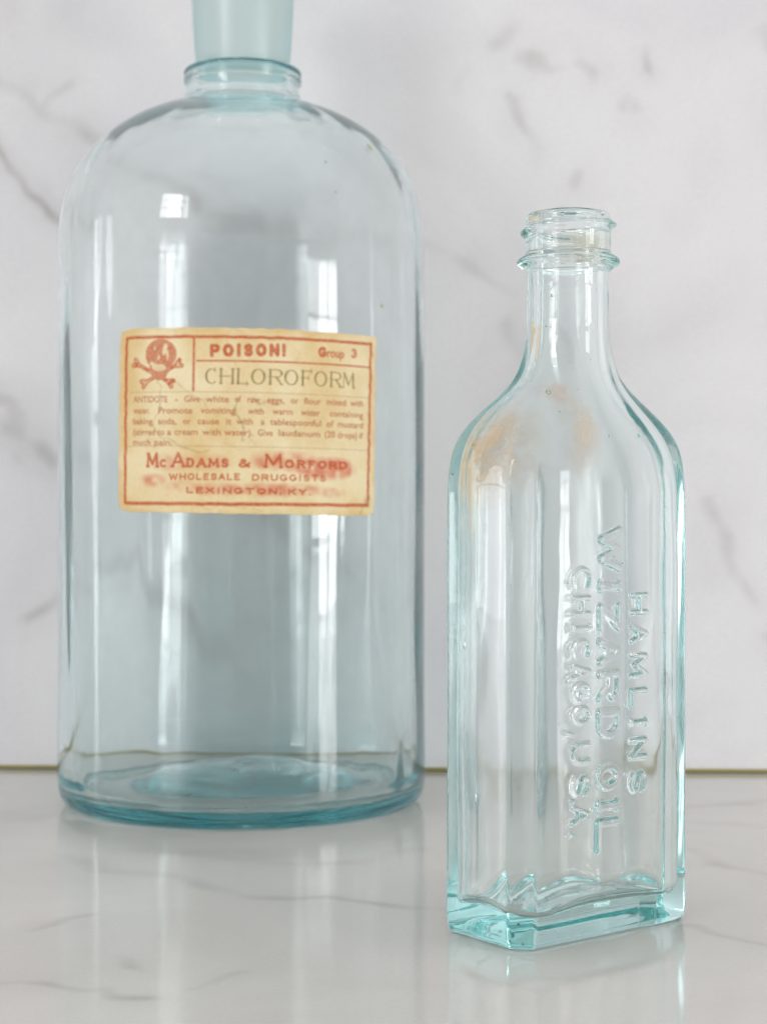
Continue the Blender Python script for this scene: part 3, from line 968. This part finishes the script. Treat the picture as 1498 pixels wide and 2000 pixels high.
colr = np.ones((len(me.vertices), 4), dtype=np.float32)
colr[:, :3] = (0.70, 0.56, 0.36)
colr[:len(samp), :3] = samp
at = me.attributes.new("print", 'FLOAT_COLOR', 'POINT')
at.data.foreach_set('color', colr.ravel())
m, nt, out = new_mat("aged_printed_paper")
b = N(nt, "ShaderNodeBsdfPrincipled")
a_ = N(nt, "ShaderNodeAttribute")
a_.attribute_name = "print"
tc = N(nt, "ShaderNodeTexCoord")
nz = N(nt, "ShaderNodeTexNoise")
nz.inputs['Scale'].default_value = 1500
nz.inputs['Detail'].default_value = 4
nt.links.new(tc.outputs['Object'], nz.inputs['Vector'])
mr = N(nt, "ShaderNodeMapRange")
mr.inputs['To Min'].default_value = 0.92
mr.inputs['To Max'].default_value = 1.08
nt.links.new(nz.outputs['Fac'], mr.inputs['Value'])
mm = N(nt, "ShaderNodeMix", data_type='RGBA', blend_type='MULTIPLY')
mm.inputs['Factor'].default_value = 1
nt.links.new(a_.outputs['Color'], mm.inputs['A'])
nt.links.new(mr.outputs[0], mm.inputs['B'])
nt.links.new(mm.outputs['Result'], b.inputs['Base Color'])
b.inputs['Roughness'].default_value = 0.6
bp = N(nt, "ShaderNodeBump")
bp.inputs['Strength'].default_value = 0.15
bp.inputs['Distance'].default_value = 0.0001
nt.links.new(nz.outputs['Fac'], bp.inputs['Height'])
nt.links.new(bp.outputs[0], b.inputs['Normal'])
nt.links.new(b.outputs[0], out.inputs['Surface'])
paper_mat = m
lab = add_obj("paper_label", me, paper_mat, big)
lab['label'] = 'yellowed paper poison label printed in red with skull and crossbones'

# greenish residue flecks on the big bottle's shoulder
m, nt, out = new_mat("dried_residue")
b = N(nt, "ShaderNodeBsdfPrincipled")
b.inputs['Base Color'].default_value = (0.34, 0.40, 0.20, 1)
nz = N(nt, "ShaderNodeTexNoise")
nz.inputs['Scale'].default_value = 700
mxr = N(nt, "ShaderNodeMix", data_type='RGBA')
mxr.inputs['A'].default_value = (0.50, 0.56, 0.30, 1)
mxr.inputs['B'].default_value = (0.24, 0.26, 0.12, 1)
nt.links.new(nz.outputs['Fac'], mxr.inputs['Factor'])
nt.links.new(mxr.outputs['Result'], b.inputs['Base Color'])
b.inputs['Roughness'].default_value = 0.7
nt.links.new(b.outputs[0], out.inputs['Surface'])
residue_mat = m


def blob_mesh(name, r, squash, seed, nlat=5, nlon=9):
    rr = []
    g = np.random.default_rng(seed)
    for i in range(1, nlat):
        t = PI * i / nlat
        a = np.linspace(0, 2 * PI, nlon, endpoint=False)
        q = r * (1 + 0.3 * (g.random(nlon) - .5))
        rr.append(np.stack([q * math.sin(t) * np.cos(a), q * math.sin(t) * np.sin(a), np.full(nlon, -r * squash * math.cos(t))], 1))
    return rings_mesh(name, rr)


def outer_r(z):
    zz = outer[8 * 7:, 1]
    return float(np.interp(z, zz, outer[8 * 7:, 0]))


flecks = [(722, 288, .0009, 1.6), (770, 326, .0006, 1.2), (656, 375, .0004, 1.2), (745, 597, .0005, 1.5), (800, 455, .0004, 1.2), (636, 316, .0005, 1.0)]
fm = [blob_mesh("residue_fleck", 1.0, 0.25, 300 + k) for k in range(3)]
for k, (px, py, r, asp) in enumerate(flecks):
    mx_, mz_ = (px - 749) / FPX, (1012 - py) / FPX
    # march the ray to the outer glass
    d = 0.50
    while d < 0.58:
        X, Y, Z = mx_ * d - BX, d - BY, EYE + mz_ * d
        if math.hypot(X, Y) < outer_r(Z):
            break
        d += 0.0001
    from mathutils import Vector
    nrm = Vector((X, Y, 0.0)).normalized()
    if Z > 0.195:
        nrm = (nrm + Vector((0, 0, 0.9))).normalized()
    o = add_obj("residue_fleck", fm[k % 3], residue_mat, big)
    o.location = Vector((X, Y, Z)) + nrm * r * 0.2
    o.rotation_mode = 'QUATERNION'
    o.rotation_quaternion = nrm.to_track_quat('Z', 'Y')
    o.scale = (r, r * asp, r)

# ------------------------------------------------------------------ ground glass stopper sitting in the neck
st = bpy.data.objects.new("glass_stopper", None)
scene.collection.objects.link(st)
st.location = (BX, BY, 0.2436)
st['label'] = 'frosted tapered glass stopper seated in the neck of the big bottle'
st['category'] = 'stopper'
frost = glass_mat("frosted_ground_glass", (0.30, 0.85, 0.87), 18.0, rough=0.30, surf=(0.90, 0.945, 0.93))
clear = glass_mat("aqua_glass_knob", (0.18, 0.83, 0.87), 21.0)
so = catmull([(0.0001, 0.0006), (0.010, 0.0004), (0.0148, 0.0), (0.01550, 0.0008), (0.01575, 0.0030), (0.0167, 0.016), (0.0174, 0.030), (0.0180, 0.040), (0.0178, 0.0415), (0.0168, 0.042)], 6)
si = catmull([(0.0148, 0.0415), (0.0140, 0.038), (0.0134, 0.030), (0.0124, 0.016), (0.0112, 0.006), (0.0095, 0.0035), (0.004, 0.003), (0.0001, 0.003)], 6)
ns = 128
ps = np.linspace(0, 2 * PI, ns, endpoint=False)


def lathe(name, prof, n=128, wob=0.0, seed=1):
    a = np.linspace(0, 2 * PI, n, endpoint=False)
    rr = []
    for r, z in prof:
        k = r * (1 + wob * vnoise2(a / (2 * PI) * 12, np.full(n, z / 0.01), seed, 12))
        rr.append(np.stack([k * np.cos(a), k * np.sin(a), np.full(n, z)], 1))
    return rings_mesh(name, rr)


# hollow plug: outer shell then inner shell
add_obj("ground_plug", lathe("ground_plug", np.concatenate([so, si])), frost, st)
kn = catmull([(0.0001, 0.0426), (0.010, 0.0425), (0.0175, 0.0425), (0.0225, 0.0440), (0.0240, 0.0475), (0.0225, 0.0510), (0.015, 0.0530), (0.0001, 0.0535)], 6)
add_obj("stopper_head", lathe("stopper_head", kn), clear, st)

# ================================================================== the small rectangular bottle
TH = math.radians(37.5)
Rv = np.array([math.cos(TH), math.sin(TH)])
Lv = np.array([-math.sin(TH), math.cos(TH)])
Wd, Dp, CH = 0.0566, 0.0296, 0.0043
P0 = np.array([0.02996, 0.3704])
C0 = P0 + Rv * Wd / 2 + Lv * Dp / 2
small_b = bpy.data.objects.new("medicine_bottle", None)
scene.collection.objects.link(small_b)
small_b.location = (C0[0], C0[1], 0)
small_b.rotation_euler = (0, 0, TH)
small_b['label'] = 'small empty rectangular aqua medicine bottle with raised lettering and screw thread neck'
small_b['category'] = 'bottle'
# local frame: +X along the wide face, -Y faces the lettered side

# ---- embossed lettering field on the front face, x = a (0..Wd), y = height
ECELL = 0.00010
emb = Canvas(Wd, 0.12, ECELL)


def zpx(y, depth):
    return EYE - (y - 1012) * depth / FPX


def emboss_line(letters, a0, a1, depth, lean, rad):
    """letters run downwards, turned a quarter clockwise: top of a letter points to +a"""
    for ch, yt, yb in letters:
        z1, z0 = zpx(yt, depth), zpx(yb, depth)          # reading direction is downwards
        sh = lean * (0.09 - z1)
        b0, b1 = a0 - sh, a1 - sh
        if ch in '.,':
            cz = (z0 + z1) / 2
            if ch == '.':
                emb.seg(b0 + .0006, cz, b0 + .0007, cz, 0.0006)
            else:
                emb.seg(b0 + .0006, cz + .0002, b0 - .0008, cz + .0006, 0.00045)
            continue
        for pl in GLY[ch]:
            Pp = []
            for gx, gy in pl:
                zc = (z1 - rad) + (z0 + rad - z1 + rad) * gx if ch != 'I' else (z0 + z1) / 2
                ac = (b0 + rad) + (b1 - b0 - 2 * rad) * gy
                Pp.append((ac, zc))
            for (xa, ya), (xb, yb_) in zip(Pp[:-1], Pp[1:]):
                emb.seg(xa, ya, xb, yb_, rad)
            if ch in 'I':
                for (xa, ya) in (Pp[0], Pp[-1]):
                    emb.seg(xa, ya - rad * .9, xa, ya + rad * .9, rad * .7)


emboss_line([('W', 1027, 1119), ('I', 1134, 1157), ('Z', 1177, 1236), ('A', 1245, 1301), ('R', 1308, 1372), ('D', 1383, 1444), ('O', 1488, 1545), ('I', 1562, 1586), ('L', 1597, 1666)],
            0.0230, 0.0309, 0.3868, 0.013, 0.00100)
emboss_line([('C', 1106, 1156), ('H', 1163, 1205), ('I', 1217, 1238), ('C', 1247, 1290), ('A', 1296, 1330), ('G', 1332, 1375), ('O', 1378, 1418), (',', 1431, 1440), ('U', 1450, 1494), ('S', 1512, 1558),
             ('.', 1560, 1568), ('A', 1570, 1613), ('.', 1622, 1636)], 0.0151, 0.0213, 0.3815, 0.010, 0.00066)
emboss_line([('H', 1157, 1202), ('A', 1219, 1258), ('M', 1273, 1326), ('L', 1343, 1384), ('I', 1402, 1421), ('N', 1440, 1484), ('S', 1503, 1551)],
            0.0336, 0.0396, 0.3924, 0.012, 0.00070)
# profile of the relief: rounded ridge
eh = np.clip(-(emb.d.astype(np.float64) - 0.00010) / 0.00056, 0, 1)
eh = eh * eh * (3 - 2 * eh)
eh = blur(eh, 1, 1) * 0.00102

# ---- ring outline: rounded octagon with outward normals
rr_ = 0.0016
hx, hy = Wd / 2 - rr_, Dp / 2 - rr_
cc = CH - rr_ * (2 - math.sqrt(2))
octv = [(-hx + cc, -hy), (hx - cc, -hy), (hx, -hy + cc), (hx, hy - cc), (hx - cc, hy), (-hx + cc, hy), (-hx, hy - cc), (-hx, -hy + cc)]
cnt = [330, 12, 60, 12, 110, 12, 60, 12]
pts, nrms = [], []
for i in range(8):
    a = np.array(octv[i])
    b_ = np.array(octv[(i + 1) % 8])
    c_ = np.array(octv[(i + 2) % 8])
    e = (b_ - a) / np.linalg.norm(b_ - a)
    n = np.array([e[1], -e[0]])
    e2 = (c_ - b_) / np.linalg.norm(c_ - b_)
    n2 = np.array([e2[1], -e2[0]])
    for t in np.linspace(0, 1, cnt[i], endpoint=False):
        pts.append(a + (b_ - a) * t)
        nrms.append(n)
    for t in np.linspace(0, 1, 7)[:-1]:
        nn = n * (1 - t) + n2 * t
        pts.append(b_.copy())
        nrms.append(nn / np.linalg.norm(nn))
pts = np.array(pts)
nrms = np.array(nrms)
NS = len(pts)
octo = pts + nrms * rr_
ang = np.arctan2(octo[:, 1], octo[:, 0])
face_is_front = (nrms[:, 1] < -0.999)
circ = np.stack([np.cos(ang), np.sin(ang)], 1)

# silhouettes measured: height -> neck radius / blend from circle to body
zt = np.array([0.0, .0960, .1010, .1051, .1101, .1141, .1179, .1228, .1265, .1306, .1347, .140, .152])
tt = np.array([1.0, 1.0, 1.0, .995, .955, .875, .72, .435, .215, .095, .042, .008, 0.0])


def smooth_interp(z, X, Y, w=0.0016):
    s = 0
    for k, g in ((-2, .12), (-1, .23), (0, .30), (1, .23), (2, .12)):
        s = s + g * np.interp(z + k * w, X, Y)
    return s


neck_r_z = np.array([.10, .1330, .1380, .1440, .1495, .1500])
neck_r = np.array([.0099, .0099, .00955, .00945, .0095, .0095])


def outer_prof():
    """(z, t, r_neck, inset) rows from the foot to the top of the neck"""
    rows = []
    heel = [(0.0001, .0020), (0.0002, .0015), (0.0006, .0009), (0.0013, .00045), (0.0021, .0002), (0.0029, .00012), (0.0034, .00005), (0.0042, 0.0)]
    for z, ins in heel:
        rows.append((z, 1.0, .0099, ins))
    for z in np.arange(0.0052, 0.0175, 0.0011):
        rows.append((z, 1.0, .0099, 0.0))
    for z in np.arange(0.0178, 0.0955, 0.000165):
        rows.append((z, 1.0, .0099, 0.0))
    for z in np.arange(0.0958, 0.1495, 0.00042):
        t = float(smooth_interp(z, zt, tt))
        rows.append((z, t, float(smooth_interp(z, neck_r_z, neck_r)), 0.0))
    return rows


bil_ny, bil_nx = eh.shape


def emb_at(a, z):
    fx = np.clip(a / ECELL, 0, bil_nx - 1.001)
    fy = min(max(z / ECELL, 0), bil_ny - 1.001)
    i = fx.astype(int)
    jy = int(fy)
    ax, ay = fx - i, fy - jy
    return ((eh[jy, i] * (1 - ax) + eh[jy, i + 1] * ax) * (1 - ay) + (eh[jy + 1, i] * (1 - ax) + eh[jy + 1, i + 1] * ax) * ay)


shoulder = circ * (1.0 / ((np.abs(circ[:, 0]) / (Wd / 2)) ** 6.5 + (np.abs(circ[:, 1]) / (Dp / 2)) ** 6.5) ** (1 / 6.5))[:, None]
rings = []
# underside, slightly hollow
for f, z in ((0.15, 0.0011), (0.45, 0.0010), (0.75, 0.0007), (0.93, 0.00035)):
    rings.append(np.concatenate([(octo - nrms * .0020) * f, np.full((NS, 1), z)], 1))
fa = octo[:, 0] + Wd / 2
for z, t, r, ins in outer_prof():
    # the chamfered body fades into a smooth rounded shoulder
    sm_ = min(1.0, max(0.0, (z - 0.1005) / 0.0120))
    sm_ = sm_ * sm_ * (3 - 2 * sm_)
    xy = ((octo - nrms * ins) * (1 - sm_) + shoulder * sm_) * t + circ * r * (1 - t)
    # hand-made wobble of the moulded faces
    wv_ = 0.00010 * vnoise2(ang * 2.1 + 9, np.full(NS, z / 0.021), 101) * min(1, z / 0.01)
    xy = xy + nrms * wv_[:, None]
    if 0.015 < z < 0.097:
        h = emb_at(fa, z) * face_is_front
        xy = xy + nrms * h[:, None]
    rings.append(np.concatenate([xy, np.full((NS, 1), z)], 1))

# finish of the neck: collar ring, thread, lip (lathe radius as a function of height and angle)
cam_dir = math.atan2(-C0[1], -C0[0]) - TH                # direction towards the camera in local angles


def neck_radius(z, a):
    r = np.full_like(a, 0.0095)
    r = np.where(z > 0.1535, 0.00995, r)
    r += 0.0021 * np.exp(-(np.abs(z - 0.1556) / 0.00135) ** 2.6)
    # helical thread: one and a quarter turns, dropping to the left when seen from the front
    rel = np.arctan2(np.sin(a - cam_dir), np.cos(a - cam_dir))
    for turn in (-1, 0, 1):
        p = rel + turn * 2 * PI
        zc = 0.1634 + 0.0026 * p / (2 * PI) * 1.3
        fade = np.clip((PI * 1.12 - np.abs(p)) / 0.35, 0, 1)
        r = r + 0.00135 * fade * np.exp(-(np.abs(z - zc) / 0.00088) ** 2.2)
    return r


for z in np.concatenate([np.arange(0.1497, 0.1655, 0.00022)]):
    r = neck_radius(z, ang)
    k = np.clip((z - 0.1497) / 0.001, 0, 1)
    xy = circ * r[:, None]
    rings.append(np.concatenate([xy, np.full((NS, 1), z)], 1))
for r, z in ((0.00993, 0.1658), (0.00985, 0.16625), (0.00965, 0.16665), (0.00935, 0.16690), (0.0089, 0.16700), (0.0083, 0.16690), (0.0078, 0.16655), (0.00755, 0.1660), (0.0074, 0.1650)):
    w = 1 + 0.004 * vnoise2(ang * 1.5 + 6, np.full(NS, 2.0), 103)
    rings.append(np.concatenate([circ * r * w[:, None], np.full((NS, 1), z)], 1))

N_IN = len(rings)
# inner wall
ai, bi_ = Wd / 2 - 0.0020, Dp / 2 - 0.0019
nexp = 3.6
sup = 1.0 / ((np.abs(circ[:, 0]) / ai) ** nexp + (np.abs(circ[:, 1]) / bi_) ** nexp) ** (1 / nexp)
inner_body = circ * sup[:, None]
q = (np.abs(inner_body[:, 0]) / ai) ** 2 * (np.abs(inner_body[:, 1]) / bi_) ** 2
q = q / q.max()


def floor_z(f):
    x = inner_body[:, 0] * f
    y = inner_body[:, 1] * f
    cr = np.clip((np.abs(x) / ai) ** 2.5 * (np.abs(y) / bi_) ** 2.5 * 3.2, 0, 1)
    base = 0.0070 - 0.0022 * cr + 0.0008 * (1 - f) + 0.0002 * vnoise2(x / 0.009 + 20, y / 0.009 + 20, 111)
    e = max(0.0, (f - 0.66) / 0.34)
    return base + 0.0036 * (1 - math.sqrt(max(0.0, 1 - e * e)))


zin = np.concatenate([np.arange(0.1640, 0.0975, -0.0006), np.arange(0.097, 0.0165, -0.0011)])
for z in zin:
    t = float(smooth_interp(z + 0.0016, zt, tt, 0.0022))
    rin = float(np.interp(z, [.12, .138, .150, .158, .165], [.0073, .0070, .0070, .0073, .0074]))
    xy = inner_body * t + circ * rin * (1 - t)
    amp = 0.00014 + 0.00034 * t
    xx_, yy_ = xy[:, 0], xy[:, 1]
    wv_ = amp * (0.9 * vnoise2(xx_ / 0.016 + 11, np.full(NS, z / 0.036) + yy_ / 0.02, 105) + 0.25 * vnoise2(xx_ / 0.006 + 31, np.full(NS, z / 0.020) + yy_ / 0.01, 106)
                 + 0.15 * vnoise2(xx_ / 0.02 + 5, np.full(NS, z / 0.006), 107))
    rings.append(np.concatenate([xy * (1 + (wv_ / 0.02)[:, None]), np.full((NS, 1), z)], 1))
zf = floor_z(1.0)
last = rings[-1]
for k in np.linspace(0.12, 0.95, 9):
    z = last[:, 2] * (1 - k) + zf * k
    xy = last[:, :2] * (1 - k) + inner_body * k
    rings.append(np.concatenate([xy, z[:, None]], 1))
for f in (1.0, .992, .98, .96, .93, .89, .84, .78, .70, .6, .48, .34, .18, .05):
    rings.append(np.concatenate([inner_body * f, floor_z(f)[:, None]], 1))
films = [
    ((-0.0250, -0.002, 0.1110), (0.0155, 0.016, 0.0165), (1.0, 0.70, 0.40), 0.48, 130.0),
    ((-0.0085, -0.010, 0.1150), (0.0075, 0.012, 0.0140), (1.0, 0.73, 0.44), 0.40, 90.0),
    ((-0.0120, -0.008, 0.1240), (0.0045, 0.008, 0.0040), (1.0, 0.60, 0.40), 0.35, 160.0),
    ((0.0, -0.004, 0.1590), (0.0100, 0.008, 0.0055), (0.72, 0.62, 0.26), 0.55, 140.0),
    ((-0.002, -0.006, 0.1563), (0.0060, 0.007, 0.0010), (0.45, 0.30, 0.06), 0.55, 500.0),
]
small_glass = glass_mat("aqua_glass_small", (0.30, 0.80, 0.795), 18.5, film=films, inside=(0.16, 0.065))
sb_me = rings_mesh("glass_body_small", rings)
ia = np.zeros(len(sb_me.vertices), dtype=np.float32)
ia[N_IN * NS:len(rings) * NS] = 1.0
ia[-1] = 1.0
zz_ = np.concatenate([r[:, 2] for r in rings] + [np.zeros(2)])
yy_in = np.concatenate([r[:, 1] for r in rings] + [np.zeros(2)])
ia *= (0.30 + 0.70 * np.clip((yy_in + 0.002) / 0.006, 0, 1)).astype(np.float32)
ia *= (0.35 + 0.65 * np.clip((zz_ - 0.010) / 0.008, 0, 1)).astype(np.float32)
ia *= (1 - 0.85 * np.clip((zz_ - 0.112) / 0.02, 0, 1)).astype(np.float32)
sb_me.attributes.new("inside", 'FLOAT', 'POINT').data.foreach_set('value', ia)
sb = add_obj("glass_body", sb_me, small_glass, small_b)

# ---- seed bubbles trapped in the glass and dark grit specks on it
m, nt, out = new_mat("dark_grit")
b = N(nt, "ShaderNodeBsdfPrincipled")
nz = N(nt, "ShaderNodeTexNoise")
nz.inputs['Scale'].default_value = 900
mxr = N(nt, "ShaderNodeMix", data_type='RGBA')
mxr.inputs['A'].default_value = (0.03, 0.02, 0.02, 1)
mxr.inputs['B'].default_value = (0.09, 0.05, 0.04, 1)
nt.links.new(nz.outputs['Fac'], mxr.inputs['Factor'])
nt.links.new(mxr.outputs['Result'], b.inputs['Base Color'])
b.inputs['Roughness'].default_value = 0.8
nt.links.new(b.outputs[0], out.inputs['Surface'])
grit = m
speck = [blob_mesh("grit_speck", 1.0, 0.6, 400 + k) for k in range(3)]


def ring_at(z):
    zs = np.array([r[:, 2].mean() for r in rings_outer])
    return rings_outer[int(np.argmin(np.abs(zs - z)))]


rings_outer = rings[4:4 + len(outer_prof())]


def on_surface(px, py):
    """the point of the small bottle's outer skin met by the sight line through a photo point (used once to read positions off)"""
    mx_, mz_ = (px - 749) / FPX, (1012 - py) / FPX
    c, s = math.cos(-TH), math.sin(-TH)
    d = 0.36
    while d < 0.45:
        X, Y, Z = mx_ * d - C0[0], d - C0[1], EYE + mz_ * d
        x, y = X * c - Y * s, X * s + Y * c
        t = float(smooth_interp(Z, zt, tt)) if Z > 0.0958 else 1.0
        a = math.atan2(y, x)
        k = int(np.argmin(np.abs(np.angle(np.exp(1j * (ang - a))))))
        rad = np.linalg.norm(octo[k]) * t + 0.0097 * (1 - t)
        if math.hypot(x, y) < rad:
            return (x, y, Z), nrms[k]
        d += 0.0001
    return None, None


specks = [(1004, 1757, .24), (1022, 1757, .18), (1019, 1768, .17), (1021, 1778, .18), (1011, 1777, .10), (1009, 1782, .08), (1012, 1806, .24), (1016, 1808, .12), (1021, 1845, .24), (997, 1839, .20),
          (1013, 1537, .12), (1020, 1536, .10), (1014, 1543, .12), (1164, 1532, .16), (1176, 1562, .12), (1150, 1597, .14), (1108, 1086, .13), (1095, 1083, .09), (1198, 1087, .18), (1178, 1098, .16),
          (1215, 1100, .16), (1032, 1047, .13), (1034, 1014, .09), (998, 1055, .10), (912, 1434, .13), (1091, 1414, .13), (992, 1404, .12), (1153, 702, .14), (1128, 761, .13), (1064, 566, .10),
          (884, 926, .2), (1200, 1598, .10), (1093, 1317, .10), (1034, 1768, .12), (1008, 1736, .09)]
for k, (px, py, r) in enumerate(specks):
    p, n = on_surface(px, py)
    if p is None:
        continue
    o = add_obj("grit_speck", speck[k % 3], grit, small_b)
    rm = r * 0.001 * 1.0
    o.location = (p[0] + n[0] * rm * .35, p[1] + n[1] * rm * .35, p[2])
    o.scale = (rm, rm, rm)
    o.rotation_euler = (k * 1.3, k * .7, k)

air = glass_mat("air_bubble_wall", (1, 1, 1), 0.0, surf=(1, 1, 1))
bub = blob_mesh("seed_bubble", 1.0, 1.0, 500, 9, 14)
gco = np.zeros(len(bub.vertices) * 3, dtype=np.float32)
bub.vertices.foreach_get('co', gco)
gco = gco.reshape(-1, 3)
gco = gco / np.linalg.norm(gco, axis=1)[:, None]
bub.vertices.foreach_set('co', gco.ravel())
bub.flip_normals()
bub.update()
# inward-facing skin of the glass: a cavity, so its material is the same glass without a second body colour
bm_, bnt, bout = new_mat("bubble_skin")
g = N(bnt, "ShaderNodeBsdfPrincipled")
g.inputs['Base Color'].default_value = (0.99, 1, 1, 1)
g.inputs['Roughness'].default_value = 0
g.inputs['IOR'].default_value = 1.5
g.inputs['Transmission Weight'].default_value = 1
bnt.links.new(g.outputs[0], bout.inputs['Surface'])
for k, (px, py, r, e) in enumerate([(1079, 576, .36, 1.1), (1070, 767, .60, 1.25), (1250, 852, .50, .9), (1192, 852, .28, 1.0), (1062, 635, .32, 1.2), (1096, 805, .45, .6), (903, 1260, .5, 2.0),
                                    (1108, 1330, .3, 2.2), (1112, 1265, .3, 1.8), (1112, 1138, .3, 1.8), (925, 1560, .45, 3.0), (1054, 1556, .25, 1.3)]):
    p, n = on_surface(px, py)
    if p is None:
        continue
    rm = r * 0.001
    o = add_obj("seed_bubble", bub, bm_, small_b)
    o.location = (p[0] - n[0] * 0.0011, p[1] - n[1] * 0.0011, p[2])
    o.scale = (rm, rm, rm * e)
